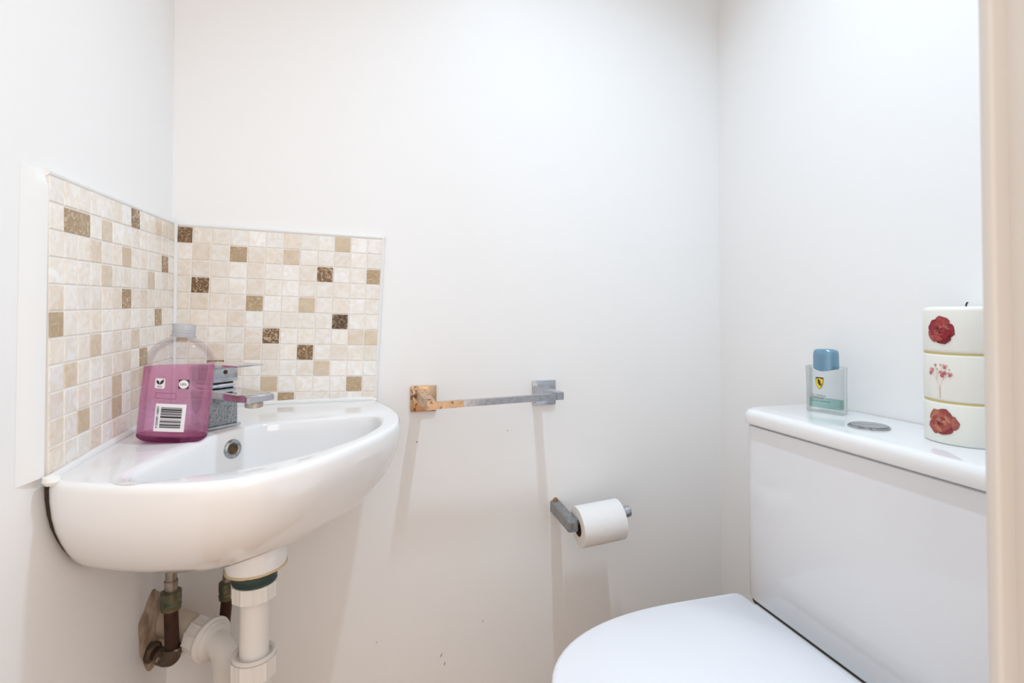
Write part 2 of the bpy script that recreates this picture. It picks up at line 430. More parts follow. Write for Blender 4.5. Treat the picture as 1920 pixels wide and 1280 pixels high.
# ceramic boss around the waste outlet and its silicone rim
bm = bmesh.new()
lathe(bm, [(.036, .045), (.041, .03), (.0425, .012), (.0410, .0015), (.036, 0)], 40, Matrix.Translation((.190, -.238, .533)) @ Matrix.Rotation(R(-3), 4, 'Y'))
link('waste_boss', bm, CERAMIC, basin)
bead([( .190 + .0405 * cos(a), -.238 + .0405 * sin(a), .5335 + .0021 * cos(a)) for a in [2 * pi * k / 24 for k in range(25)]], .0022, 'rim_silicone', basin, m=mat('yellowed_silicone', (.66, .52, .32), .5))
bead([(.011, -.401, .7195), (.010, -.30, .7245), (.010, -.01, .7335), (.02, -.0085, .7335), (.352, -.004, .7335), (.362, -.004, .7305)], .0052, 'wall_sealant', basin)
bm = bmesh.new(); lathe(bm, [(.001, -.003), (.006, -.005), (.009, -.001), (.008, .004), (.001, .007)], 14, Matrix.Translation((.0155, -.402, .7205)))
link('sealant_blob', bm, CAULK, basin)
# dark strip colouring in the shade of the gap between basin and left wall
rs = []
for s, d in prof[::-1]:
    y = -.385 * s; rs.append([Vector((.0003, y, zr(y) - d)), Vector((.0063, y, zr(y) - d)), Vector((.0063, y + .03, zr(y) - d)), Vector((.0003, y + .03, zr(y) - d))])
bm = bmesh.new(); rings(bm, rs[:-2]); link('wall_gap_shade', bm, DARKGAP, basin)
# overflow ring on the bowl's tap-side face
nrm = Vector((1, -1.0, .16)).normalized()
Mo = Matrix.Translation(Vector((.1495, -.2085, .6985))) @ nrm.to_track_quat('Z', 'Y').to_matrix().to_4x4()
bm = bmesh.new(); lathe(bm, [(.0078, -.002), (.0078, .0025), (.0095, .0042), (.0122, .0034), (.0142, .0010), (.0142, -.008)], 40, Mo, (False, False))
ovf = link('overflow_ring', bm, CHROME2, basin)
bm = bmesh.new(); lathe(bm, [(.0080, .0022), (.006, .0023), (.001, .0023)], 30, Mo, (True, True)); link('overflow_hole', bm, mat('rusty_hole', (.05, .035, .02), .6, noise_col=(.25, .12, .04), nscale=120), ovf)
bm = bmesh.new(); lathe(bm, [(.0215, 0), (.0215, .003), (.017, .0038), (.006, .002)], 36, Matrix.Translation((.19, -.25, .607))); link('plug_hole_ring', bm, POLISH, basin)

# ---------------------------------------------------------------- basin mixer tap (square)
TAP = Vector((.116, -.172, .7268)); Mt = Matrix.Translation(TAP) @ Matrix.Rotation(R(-42.5), 4, 'Z')
tap = thing('mixer_tap', 'square chrome single lever mixer tap on the corner basin', 'tap', TAP)
def tapbox(lo, hi, bev=.0012, M=Mt):
    bm = bmesh.new(); box(bm, lo, hi, bev, 2, M); return bm
link('base_plate', tapbox((-.027, -.0265, 0), (.0265, .0265, .0042), .001), CHROME, tap)
link('body', tapbox((-.0235, -.023, .004), (.0232, .023, .0465), .0018), CHROME2, tap)
bm = bmesh.new()
rs = []
for x, h, hw, dz in ((-.0235, .0130, .0225, 0), (.024, .0135, .0225, 0), (.06, .0125, .0222, -.0004), (.100, .0112, .0218, -.0008), (.108, .0105, .0215, -.001), (.1100, .0080, .0205, 0)):
    zb = .0465 + dz; e = .0016
    rs.append([Mt @ Vector((x, y, z)) for y, z in ((-hw + e, zb), (hw - e, zb), (hw, zb + e), (hw, zb + h - e), (hw - e, zb + h), (-hw + e, zb + h), (-hw, zb + h - e), (-hw, zb + e))])
rings(bm, rs); sp = link('spout', bm, POLISH, tap)
bm = bmesh.new(); lathe(bm, [(.011, .0472), (.0125, .045), (.0125, .0375), (.0105, .0365), (.009, .039)], 30, Mt @ Matrix.Translation((.092, 0, 0))); link('aerator', bm, mat('limescaled_aerator', (.42, .36, .27), .45, metal=.5, noise_col=(.65, .6, .55), nscale=150, nfac=.7), sp)
link('collar_ring', tapbox((-.0220, -.0220, .0605), (.0220, .0220, .0675), .0028), POLISH, tap)
link('collar_gap', tapbox((-.0185, -.0185, .0588), (.0185, .0185, .0700), .001), DARKGAP, tap)
lv = link('lever_block', tapbox((-.0235, -.023, .0695), (.0228, .023, .0945), .0015), CHROME, tap)
bm = bmesh.new(); rs = []
for x, h, hw, zb in ((-.0255, .003, .0225, .0945), (.02, .0036, .0235, .0943), (.062, .0034, .0232, .0955), (.080, .0026, .0225, .0962), (.084, .0012, .0215, .0966)):
    rs.append([Mt @ Vector((x, y, z)) for y, z in ((-hw, zb), (hw, zb), (hw, zb + h), (-hw, zb + h))])
rings(bm, rs); link('lever_plate', bm, POLISH, lv, True, 30)
bm = bmesh.new(); lathe(bm, [(.0001, .0002), (.0026, .0004), (.0034, 0), (.0030, -.0004)], 20, Mt @ Matrix.Translation((.0233, .002, .085)) @ Matrix.Rotation(R(90), 4, 'Y'))
link('grub_screw', bm, mat('rusty_screw', (.10, .045, .02), .6), lv)

# ---------------------------------------------------------------- pink soap bottle
BOT = Vector((.0805, -.244, .7252))
Mb = Matrix.Translation(BOT) @ Matrix.Rotation(R(-3), 4, 'Z') @ Matrix.Rotation(R(5.2), 4, 'Y')
bot = thing('soap_bottle', 'clear plastic bottle half full of pink liquid soap on the basin deck', 'bottle', BOT)
def sel(w, d, z, e=2.6, n=56):
    out = []
    for k in range(n):
        a = 2 * pi * k / n; c, s = cos(a), sin(a)
        out.append(Mb @ Vector((w * math.copysign(abs(c) ** (2 / e), c), d * math.copysign(abs(s) ** (2 / e), s), z)))
    return out
HB = .1050
BP = [(.0395, .0235, .0015), (.0425, .0262, .005), (.0435, .0270, .012), (.0437, .0272, .05), (.0436, .0272, HB), (.0425, .0268, HB + .008), (.0395, .0255, HB + .0165), (.0345, .0235, HB + .0245), (.027, .0205, HB + .0315), (.0195, .017, HB + .0362), (.0145, .0140, HB + .0385)]
bm = bmesh.new()
rings(bm, [sel(w_, d_, z_, 2.7 if z_ < HB + .02 else 2.2) for w_, d_, z_ in BP] + [sel(.0125, .0125, HB + .0395, 2), sel(.0118, .0118, HB + .0400, 2)], True, False)
link('bottle_shell', bm, PLASTIC, bot)
# soap: same shape a hair smaller, level top surface
lvl = BOT.z + .1030
def soapring(w_, d_, z_): return [Vector((p.x, p.y, p.z)) for p in sel(w_ - .0012, d_ - .0012, z_ + .0006, 2.7)]
rs = [sel(w_, d_, z_, 2.7) for w_, d_, z_ in ((.016, .010, .0050), (.035, .0205, .0080), (.0420, .0256, .0085))] + [soapring(*q) for q in BP[2:5]]
rs[-1] = []
for p, q in zip(soapring(*BP[3]), soapring(*BP[4])):
    t = (lvl - p.z) / (q.z - p.z); rs[-1].append(p.lerp(q, t))
bm = bmesh.new(); rings(bm, rs); link('liquid_soap', bm, SOAP, bot)
bm = bmesh.new(); rings(bm, [sel(w_ - .0004, d_ - .0004, z_, 2.7) for w_, d_, z_ in ((.0385, .0225, .0004), (.0425, .0262, .0038), (.0434, .0268, .0075), (.036, .0215, .0072), (.018, .011, .0040))])
o = link('thick_base', bm, clear('dark_soap_base', (.62, .34, .52), .4, 1.4), bot); o['label'] = 'dark purple base rim'
bm = bmesh.new()
lathe(bm, [(.0165, 0), (.0165, .0015), (.0145, .002), (.0145, .0055), (.0150, .006), (.0150, .0075), (.0145, .008), (.0145, .0165), (.0138, .0180), (.0100, .0182)], 36, Mb @ Matrix.Translation((0, 0, HB + .0395)))
cp = link('cap', bm, mat('grey_clear_cap', (.66, .68, .72), .18, trans=.5), bot)
# printed marks on the front face
def onfront(u, z, off=.0006):
    """u sideways, z up on the bottle's curved front"""
    w_, d_ = .0436, .0272; t = max(-1, min(1, u / w_)); y = -d_ * (1 - abs(t) ** 2.7) ** (1 / 2.7)
    return Mb @ Vector((u, y - off, z))
def decal(name, u0, u1, z0, z1, m, parent, off=.0006, n=6):
    bm = bmesh.new(); rs = []
    for zz in (z0, z1): rs.append([onfront(u0 + (u1 - u0) * k / n, zz, off) for k in range(n + 1)])
    a = [bm.verts.new(p) for p in rs[0]]; b = [bm.verts.new(p) for p in rs[1]]
    for k in range(n): bm.faces.new((a[k], a[k + 1], b[k + 1], b[k]))
    return link(name, bm, m, parent)
U0, U1, Z0, Z1 = -.0145, .0225, .0165, .0540
lab = decal('barcode_label', U0, U1, Z0, Z1, LABELW, bot)
z = Z0 + .0052; bars = bmesh.new()
bw = [1.3, .5, .5, .7, 1.9, .9, .5, 1.2, 1.6, .6, .5, 1.0, .5, 1.8, 2.6, .9, .5, .6, 1.4, .8, .6, .6, 1.6, .8, 2.2, .6, .5, .5, .6]
kk = 0; sc = (Z1 - Z0 - .010) / sum(bw)
for i, h in enumerate(bw):
    if i % 2 == 0:
        n = 5; a = [bars.verts.new(onfront(-.0075 + .0255 * k / n, z, .0009)) for k in range(n + 1)]; b = [bars.verts.new(onfront(-.0075 + .0255 * k / n, z + h * sc, .0009)) for k in range(n + 1)]
        for k in range(n): bars.faces.new((a[k], a[k + 1], b[k + 1], b[k]))
    z += h * sc
link('barcode_bars', bars, BLACK, lab)
def rdecal(name, cu, cz, hw, hh, rad, m, parent, off=.0006):
    bm = bmesh.new(); P = rrect(2 * hw, 2 * hh, rad, 5)
    bm.faces.new([bm.verts.new(onfront(cu + p.x, cz + p.y, off)) for p in P]); return link(name, bm, m, parent, False)
veg = rdecal('leaf_mark', -.0125, .0810, .0062, .0068, .0018, LABELW, bot)
for pts in ([(-.0008, -.0032), (-.0036, -.0016), (-.0046, .0008), (-.0044, .0030), (-.0024, .0022), (-.0008, .0004), (-.0004, -.0016)], [(.0000, -.0032), (.0000, -.0008), (.0010, .0018), (.0030, .0036), (.0048, .0040), (.0046, .0014), (.0034, -.0010), (.0014, -.0024)]):
    bm = bmesh.new(); bm.faces.new([bm.verts.new(onfront(-.0125 + x, .0824 + y, .0010)) for x, y in pts]); link('leaf', bm, BLACK, veg, False)
sq = rdecal('round_logo_mark', .0165, .0815, .0062, .0062, .0005, BLACK, bot)
bm = bmesh.new(); bm.faces.new([bm.verts.new(onfront(.0165 + .0058 * cos(2 * pi * k / 28), .0815 + .0058 * sin(2 * pi * k / 28), .0009)) for k in range(28)]); link('white_disc', bm, LABELW, sq, False)
fr = bmesh.new()
for u0, u1, z0, z1 in ((-.0165, .0090, .0680, .0687), (-.0165, .0090, .0605, .0612), (-.0165, -.0158, .0605, .0687), (.0083, .0090, .0605, .0687)):
    fr.faces.new([fr.verts.new(onfront(u, zz, .0006)) for u, zz in ((u0, z0), (u1, z0), (u1, z1), (u0, z1))])
link('outlined_box', fr, PINKLINE, bot, False)

def text(name, s, size, mtx, m, parent, ext=.00005, align='CENTER', spacing=1.0):
    cu = bpy.data.curves.new(name, 'FONT'); cu.body = s; cu.size = size; cu.extrude = ext; cu.align_x = align; cu.align_y = 'CENTER'; cu.space_character = spacing
    tmp = bpy.data.objects.new('tmp_text', cu); COL.objects.link(tmp)
    dg = bpy.context.evaluated_depsgraph_get(); me = bpy.data.meshes.new_from_object(tmp.evaluated_get(dg))
    bpy.data.objects.remove(tmp); bpy.data.curves.remove(cu)
    me.transform(mtx); me.materials.clear(); me.materials.append(m); me.name = name
    o = bpy.data.objects.new(name, me); COL.objects.link(o); o.parent = parent; o.matrix_parent_inverse = parent.matrix_world.inverted()
    return o
def front_m(u, z, off, rot=0):
    p = onfront(u, z, off); e = (onfront(u + .001, z, off) - onfront(u - .001, z, off)).normalized(); up = (onfront(u, z + .001, off) - onfront(u, z - .001, off)).normalized()
    M = Matrix((e, up, e.cross(up))).transposed().to_4x4(); M.translation = p
    return M @ Matrix.Rotation(R(rot), 4, 'Z')
text('logo_letters', 'LIDL', .0042, front_m(.0165, .0815, .0012), BLACK, sq)
text('leaf_caption', 'VEGAN', .0022, front_m(-.0125, .0765, .0010), BLACK, veg)
text('barcode_digits', '4 056489 148807', .0042, front_m(-.0111, .0355, .0010, 90), BLACK, lab)

# ---------------------------------------------------------------- towel rail
rail = thing('towel_rail', 'square chrome towel rail on the back wall, left bracket rusted copper', 'towel rail', (.58, 0, .73))
def bracket(pl_c, root_c, end_c, hr, he, m, mname, lab_=None):
    bm = bmesh.new(); x, z = pl_c; h = .0262
    box(bm, (x - h, -.0065, z - h), (x + h, -.0003, z + h), .002, 2)
    box(bm, (x - h + .004, -.0085, z - h + .004), (x + h - .004, -.006, z + h - .004), .001, 2)
    p = link('wall_plate', bm, m, rail)
    if lab_: p['label'] = lab_
    bm = bmesh.new(); rs = []
    for t in (0, .25, .5, .75, .97, 1):
        c = Vector(root_c).lerp(Vector(end_c), t); hh = hr * (1 - t) + he * t
        if t == 1: hh -= .0008
        rs.append([c + Vector((sx * hh, 0, sz * hh)) for sx, sz in ((-1, -1), (1, -1), (1, 1), (-1, 1))])
    rings(bm, rs); a = link('arm', bm, m, rail, True, 30)
    if lab_: a['label'] = lab_.replace('wall plate', 'arm')
bracket((.4555, .7300), (.4480, -.007, .7400), (.4600, -.097, .7305), .0100, .0086, BRASSY, 'l', 'peeled copper coloured wall plate')
bracket((.7137, .7322), (.6975, -.007, .7382), (.7165, -.097, .7380), .0090, .0080, CHROME, 'r')
bm = bmesh.new()
def barseg(bm, a, b, h): 
    a, b = Vector(a), Vector(b); rings(bm, [[c + Vector((0, sy * h, sz * h)) for sy, sz in ((-1, -1), (1, -1), (1, 1), (-1, 1))] for c in (a, b)])
bA = Vector((.4670, -.0885, .7295)); bB = Vector((.7085, -.0885, .7365))
tsp = .23
barseg(bm, bA.lerp(bB, tsp), bB, .0062); link('rail_bar', bm, CHROME, rail, True, 30)
bm = bmesh.new(); barseg(bm, bA, bA.lerp(bB, tsp), .0063); o = link('rail_bar', bm, BRASSY, rail, True, 30); o['label'] = 'peeled copper coloured end of the bar'

# ---------------------------------------------------------------- toilet roll holder and roll
hold = thing('toilet_roll_holder', 'tarnished grey chrome toilet roll holder on the back wall', 'toilet roll holder', (.739, 0, .485))
bm = bmesh.new(); rs = []
for t, e in ((0, 0), (.5, 0), (.93, 0), (1, .003)):
    c = Vector((.7395, -.0005, .4855)).lerp(Vector((.7445, -.098, .4760)), t); hx, hz = .0110 - e, .0125 - e; ch = .0025
    rs.append([c + Vector((x, 0, z)) for x, z in ((-hx + ch, -hz), (hx - ch, -hz), (hx, -hz + ch), (hx, hz - ch), (hx - ch, hz), (-hx + ch, hz), (-hx, hz - ch), (-hx, -hz + ch))])
rings(bm, rs); link('arm', bm, mat('dull_grey_chrome', (.36, .37, .38), .35, metal=.8, noise_col=(.24, .24, .24), nscale=160, nfac=.7), hold, True, 30)
bm = bmesh.new(); tube(bm, [(.748, -.085, .4815), (.864, -.085, .4910)], .0085, 24); link('rod', bm, CHROME2, hold)
M_, L_ = axis_frame((.857, -.085, .4905), (.874, -.085, .4921))
bm = bmesh.new(); lathe(bm, [(.0095, 0), (.0118, .0012), (.0122, .008), (.0112, .0155), (.0085, .0175)], 32, M_); link('end_cap', bm, CHROME, hold)
bm = bmesh.new(); lathe(bm, [(.001, 0), (.0065, .0), (.0050, .003), (.001, .0035)], 9, Matrix.Translation((.7405, -.0005, .4975)) @ Matrix.Rotation(R(90), 4, 'X')); link('rust_spot', bm, mat('rust', (.45, .20, .08), .8, noise_col=(.2, .07, .03), nscale=200), hold)

roll = thing('toilet_roll', 'white toilet paper roll hanging on the chrome holder', 'toilet roll', (.805, -.085, .4725))
M_, L_ = axis_frame((.7570, -.085, .4705), (.8505, -.085, .4780))
def wob(rr, zz, k, n): return rr * (1 + .004 * sin(3 * 2 * pi * k / n + zz * 40))
bm = bmesh.new(); n = 72; rs = []
for r_, z_ in ((.0187, .0005), (.037, 0), (.0398, .0008), (.0403, .003), (.0404, .05), (.0402, L_ - .003), (.0396, L_ - .0006), (.037, L_), (.0187, L_ - .0005)):
    rs.append([M_ @ Vector((wob(r_, z_, k, n) * cos(2 * pi * k / n), wob(r_, z_, k, n) * sin(2 * pi * k / n), z_)) for k in range(n)])
rings(bm, rs, False, False); link('paper', bm, PAPER, roll)
bm = bmesh.new(); lathe(bm, [(.0187, .0002), (.0180, 0), (.0180, L_), (.0187, L_ - .0002)], 48, M_, (False, False)); link('card_core', bm, CARD, roll)

# ---------------------------------------------------------------- toilet
toilet = thing('toilet', 'white close coupled toilet with slim cistern against the right wall', 'toilet', (.95, -.49, 0))
TY = -.487
def place2(P, z, cx, cy): return [Vector((cx + p.x, cy + p.y, z)) for p in P]
# cistern body
XF, XB = .9990, W - .002
def cis(z, inset, r): 
    w_ = XB - XF - inset; P = rrect(w_, .430 - 2 * inset, .001, 1)
    out = []
    hw, hd = (XB - XF - inset), (.215 - inset); n = 10
    # front corners rounded with radius r, back corners square
    out.append(Vector((XB, TY - hd, z)))
    out.append(Vector((XB, TY + hd, z)))
    for k in range(n + 1):
        a = R(90 + 90 * k / n); out.append(Vector((XF + inset + r + r * cos(a), TY + hd - r + r * sin(a), z)))
    for k in range(n + 1):
        a = R(180 + 90 * k / n); out.append(Vector((XF + inset + r + r * cos(a), TY - hd + r + r * sin(a), z)))
    return out
bm = bmesh.new(); rings(bm, [cis(.3985, .006, .030), cis(.4005, .002, .030), cis(.405, 0, .030), cis(.60, 0, .030), cis(.7035, 0, .030), cis(.7050, .003, .030)])
cb = link('cistern', bm, CISTERN, toilet, True, 40)
bm = bmesh.new(); rings(bm, [cis(.7045, .006, .026), cis(.7085, .006, .026)]); link('lid_seam', bm, DARKGAP, cb)  # dark slab colours in the shadow gap below the lid
# cistern lid
def lidr(z, inset, r=.038):
    o = []; n = 12; hd = .2215 - inset; xf = XF - .0065 + inset
    o.append(Vector((XB, TY - hd, z))); o.append(Vector((XB, TY + hd, z)))
    for k in range(n + 1):
        a = R(90 + 90 * k / n); o.append(Vector((xf + r + r * cos(a), TY + hd - r + r * sin(a), z)))
    for k in range(n + 1):
        a = R(180 + 90 * k / n); o.append(Vector((xf + r + r * cos(a), TY - hd + r + r * sin(a), z)))
    return o
bm = bmesh.new(); rings(bm, [lidr(.7075, .003), lidr(.7085, .0008), lidr(.711, 0), lidr(.7225, 0), lidr(.7270, .0012), lidr(.7302, .0035), lidr(.7322, .0070), lidr(.7330, .0115)])
cl = link('cistern_lid', bm, CERAMIC, toilet, True, 50)
bm = bmesh.new(); lathe(bm, [(.0272, 0), (.0272, .0015), (.0255, .0030), (.0245, .0026)], 48, Matrix.Translation((1.066, -.468, .7330))); BTN = mat('grey_button_chrome', (.36, .38, .41), .12, metal=1); bt = link('flush_button', bm, BTN, cl)
for s in (0, 1):
    bm = bmesh.new(); P = []
    for k in range(25):
        a = R(180 * s + 180 * k / 24); P.append(Vector((.0242 * cos(a), .0242 * sin(a))))
    for k in range(1, 16):
        t = -1 + 2 * k / 16; x = .0242 * t * (1 if s == 0 else -1); P.append(Vector((x, .0045 * sin(pi * x / .0242) + (.0006 if s == 0 else -.0006))))
    rb = Matrix.Translation((1.066, -.468, 0)) @ Matrix.Rotation(R(-55), 4, 'Z')
    rings(bm, [[rb @ Vector((p.x, p.y, z)) for p in P] for z in (.7345, .7368)]); link('button_half', bm, BTN, bt, True, 30)
# pan
def dshape(x_back, x_front, hw, z, n=36, e=2.4, cy=TY):
    """D outline: straight back edge, rounded front towards -x"""
    o = [Vector((x_back, cy - hw + .010, z)), Vector((x_back, cy + hw - .010, z)), Vector((x_back - .003, cy + hw - .003, z)), Vector((x_back - .010, cy + hw, z))]
    x0 = x_back - .10
    for k in range(n + 1):
        a = pi / 2 + pi * k / n; c, s = cos(a), sin(a)
        o.append(Vector((x0 + (x0 - x_front) * math.copysign(abs(c) ** (2 / e), c), cy + hw * math.copysign(abs(s) ** (2 / e), s), z)))
    o += [Vector((x_back - .010, cy - hw, z)), Vector((x_back - .003, cy - hw + .003, z))]
    return o
bm = bmesh.new(); rings(bm, [dshape(1.15, .72, .105, 0), dshape(1.15, .71, .105, .05), dshape(1.15, .68, .11, .15), dshape(1.15, .62, .145, .27), dshape(1.15, .588, .172, .34), dshape(1.15, .583, .178, .375), dshape(1.15, .586, .178, .3815), dshape(1.15, .60, .172, .3830)])
pan = link('pan', bm, CERAMIC, toilet, True, 50)
bm = bmesh.new(); P = rrect(.182, .372, .018, 6); rings(bm, [[Vector((1.060 + p.x * s, TY + p.y * s, z)) for p in P] for s, z in ((.97, .375), (1, .385), (1, .3935), (.99, .3955), (.97, .3960))])
link('cistern_deck', bm, CERAMIC, toilet, True, 50)
bm = bmesh.new(); rings(bm, [cis(.3945, .0035, .028), cis(.3992, .0035, .028)]); link('cistern_gasket', bm, DARKGAP, toilet)
bm = bmesh.new(); rings(bm, [dshape(.962, .582, .182, .3845), dshape(.962, .578, .184, .3865), dshape(.962, .578, .184, .3975), dshape(.962, .582, .182, .3995)]); link('seat', bm, SEATP, toilet, True, 40)
bm = bmesh.new(); rings(bm, [dshape(.968, .575, .187, .4010), dshape(.968, .572, .1885, .4030), dshape(.968, .572, .1885, .4155), dshape(.967, .5745, .187, .4185), dshape(.966, .580, .184, .4200)]); link('seat_lid', bm, SEATP, toilet, True, 40)

# ---------------------------------------------------------------- perfume bottle
PF = Vector((1.103, -.357, .7333)); Mp = Matrix.Translation(PF) @ Matrix.Rotation(R(-75), 4, 'Z')
perf = thing('perfume_bottle', 'flat clear glass perfume bottle with blue cap on the cistern lid', 'perfume bottle', PF)
def pr(w_, d_, z, r=.004, bow=.004):
    P = rrect(w_, d_, r, 4); out = []
    for p in P:
        b_ = bow * (1 - (2 * p.x / w_) ** 2) * (1 if p.y > 0 else -1) * .5; out.append(Mp @ Vector((p.x, p.y + b_, z)))
    return out
# local -y faces the camera
bm = bmesh.new(); rings(bm, [pr(.058, .020, 0), pr(.0605, .022, .0012), pr(.0605, .022, .05), pr(.0615, .0225, .0775), pr(.0590, .020, .0790)]); gl = link('glass', bm, GLASS, perf, True, 30)
bm = bmesh.new(); rings(bm, [pr(.052, .015, .0085), pr(.052, .015, .0230)]); link('liquid', bm, JUICE, perf, True, 30)
bm = bmesh.new()
def inner_p(z): return pr(.0535, .0160, z, .003)
rings(bm, [inner_p(.0078), inner_p(.0750)]); link('inner_wall', bm, thin('inner_glass', (.965, .975, .975), .7), gl)
bm = bmesh.new(); rs = []
for s, z in ((.92, .0745), (1, .0762), (1, .096), (.985, .101), (.93, .1048), (.80, .1072), (.5, .1083)):
    rs.append([Mp @ Vector((.0192 * s * math.copysign(abs(cos(a)) ** .78, cos(a)), .0150 * s * math.copysign(abs(sin(a)) ** .78, sin(a)), z - (.004 * (1 - abs(cos(a))) if z < .08 and sin(a) < 0 else 0))) for a in [2 * pi * k / 48 for k in range(48)]])
rings(bm, rs); link('cap', bm, BLUECAP, perf)
def pfront(u, z, off=.0004): 
    return Mp @ Vector((u, -.011 - .002 * (1 - (2 * u / .0605) ** 2) - off, z))
def poly_p(name, pts, m, parent, off):
    bm = bmesh.new(); bm.faces.new([bm.verts.new(pfront(u, z, off)) for u, z in pts]); return link(name, bm, m, parent, False)
SX, SZ = -.0040, .0505
sh_out = [(-.0066, .0098), (.0066, .0098), (.0068, .003), (.0055, -.004), (.003, -.0082), (0, -.0108), (-.003, -.0082), (-.0055, -.004), (-.0068, .003)]
emb = poly_p('shield_emblem', [(SX + x, SZ + z) for x, z in sh_out], BLACK, perf, .0003)
poly_p('shield_field', [(SX + x * .87, SZ + z * .87 - .0004) for x, z in sh_out], YELLOW, emb, .0006)
poly_p('shield_stripe', [(SX - .0058, SZ + .0070), (SX - .002, SZ + .0070), (SX - .002, SZ + .0085), (SX - .0058, SZ + .0085)], GREENP, emb, .0009)
poly_p('shield_stripe', [(SX + .002, SZ + .0070), (SX + .0058, SZ + .0070), (SX + .0058, SZ + .0085), (SX + .002, SZ + .0085)], REDP, emb, .0009)
horse = [(-.0034, .0040), (-.0022, .0062), (-.0008, .0066), (.0004, .0052), (.0010, .0032), (.0026, .0034), (.0022, .0022), (.0010, .0014), (.0018, -.0004), (.0034, -.0012), (.0040, .0006), (.0044, -.0016), (.0030, -.0026), (.0034, -.0052), (.0022, -.0056), (.0018, -.0030), (.0004, -.0026), (.0000, -.0046), (-.0010, -.0044), (-.0008, -.0020), (-.0012, -.0004), (-.0028, -.0010), (-.0030, .0002), (-.0014, .0012), (-.0030, .0022), (-.0016, .0030), (-.0020, .0040)]
poly_p('horse', [(SX + x * 1.05, SZ + z) for x, z in horse], BLACK, emb, .0010)
def pm(u, z, off=.0006):
    p = pfront(u, z, off); e = (pfront(u + .001, z, off) - pfront(u - .001, z, off)).normalized(); up = Vector((0, 0, 1))
    M = Matrix((e, up, e.cross(up))).transposed().to_4x4(); M.translation = p; return M
text('maker_text', 'SCUDERIA', .0052, pm(-.0050, .0290, .0012), MAROON, perf)
text('maker_text', 'FERRARI', .0052, pm(-.0060, .0250, .0012), MAROON, perf)
text('name_text', 'LIGHT ESSENCE', .0040, pm(-.0020, .0200, .0012), BLACK, perf, spacing=1.15)

# ---------------------------------------------------------------- three tier candle
CD = Vector((1.1105, -.573, .7332)); RC = .0460
can = thing('pillar_candle', 'three tier ivory pillar candle with pressed red flowers at the cistern end', 'candle', CD)
bm = bmesh.new()
pf = [(.0445, 0), (.0458, .0008), (RC, .003)]
for z0, z1 in ((.003, .0520), (.0560, .1145), (.1185, .1735)):
    if z0 > .01: pf += [(RC - .0022, z0 - .0012), (RC - .0004, z0 + .0006), (RC, z0 + .003)]
    pf += [(RC + .0001, (z0 + z1) / 2), (RC, z1 - .002), (RC - .0006, z1)]
    if z1 < .17: pf += [(RC - .0022, z1 + .0012)]
pf += [(RC - .002, .1760), (RC - .006, .1774), (RC - .012, .1776), (.004, .1768)]
lathe(bm, pf, 96, Matrix.Translation(CD)); link('wax', bm, WAX, can, True, 60)
for zz in (.0540, .1165):
    bm = bmesh.new(); n = 96; rs = []
    for r_, z_ in ((RC - .0024, zz - .0014), (RC - .0010, zz - .0011), (RC - .0008, zz + .0009), (RC - .0024, zz + .0013)):
        rs.append([CD + Vector((r_ * cos(2 * pi * k / n), r_ * sin(2 * pi * k / n), z_ + .0006 * sin(6 * pi * k / n))) for k in range(n)])
    rings(bm, rs, False, False); link('groove_line', bm, GOLDG, can)
bm = bmesh.new(); tube(bm, bend(CD + Vector((0, 0, .1765)), CD + Vector((0, 0, .1808)), CD + Vector((.0015, -.001, .1835)), .0015), .0010, 10); link('wick', bm, WICK, can)
# direction of the flowers: towards the camera, turned a little to the left
cdir = math.atan2(CAM.y - CD.y, CAM.x - CD.x); A0 = cdir - R(35)
def onc(s, z, off): 
    a = A0 + s / RC; return CD + Vector(((RC + off) * cos(a), (RC + off) * sin(a), z))
def petal_mesh(bm, cl, cs, cz, ang, ln, wd, col, off):
    n = 14; ctr = None; P = []
    for k in range(n + 1):
        t = k / n; a = 2 * pi * t
        x = ln * (.5 - .5 * cos(a)); y = wd * sin(a) * (.55 + .6 * (x / ln)) * .6
        jx = 1 + random.uniform(-.06, .06); P.append((x * jx * cos(ang) - y * sin(ang), x * jx * sin(ang) + y * cos(ang)))
    c = bm.verts.new(onc(cs + ln * .45 * cos(ang), cz + ln * .45 * sin(ang), off + .0002)); vs = [bm.verts.new(onc(cs + x, cz + y, off)) for x, y in P[:-1]]
    for k in range(n):
        f = bm.faces.new((c, vs[k], vs[(k + 1) % n])); 
        for lp in f.loops:
            d = 1.15 if lp.vert is c else random.uniform(.75, 1.0); lp[cl] = (min(1, col[0] * d), min(1, col[1] * d), min(1, col[2] * d), 1)
def flower(name, cs, cz, Rf, cols, label):
    bm = bmesh.new(); cl_ = bm.loops.layers.color.new('col'); i = 0
    for layer, (f_, off) in enumerate(((1, .0004), (.72, .0009), (.42, .0013))):
        npet = 5 if layer == 0 else 5
        for k in range(npet):
            a = 2 * pi * k / npet + layer * .6 + random.uniform(-.12, .12)
            petal_mesh(bm, cl_, cs, cz, a, Rf * f_ * random.uniform(.9, 1.06), Rf * f_ * .95, cols[i % len(cols)], off + k * .00008); i += 1
    for k in range(9):
        a = random.uniform(0, 2 * pi); r_ = random.uniform(.001, .0045); petal_mesh(bm, cl_, cs + r_ * cos(a) * .4, cz + r_ * sin(a) * .4, a, .0035, .0010, (.22, .13, .08), .0018)
    o = link(name, bm, PETAL, can, True, 60); o['label'] = label
flower('pressed_flower', .0, .1465, .0182, [(.62, .17, .22), (.70, .30, .28), (.58, .10, .16), (.74, .38, .32), (.50, .10, .15), (.72, .40, .33), (.66, .24, .24)], 'dark red pressed flower')
flower('pressed_flower', .0005, .0275, .0182, [(.72, .42, .36), (.66, .30, .28), (.78, .50, .38), (.70, .36, .32), (.60, .24, .25), (.76, .50, .40)], 'faded brown pink pressed flower')
bm = bmesh.new(); cl_ = bm.loops.layers.color.new('col')
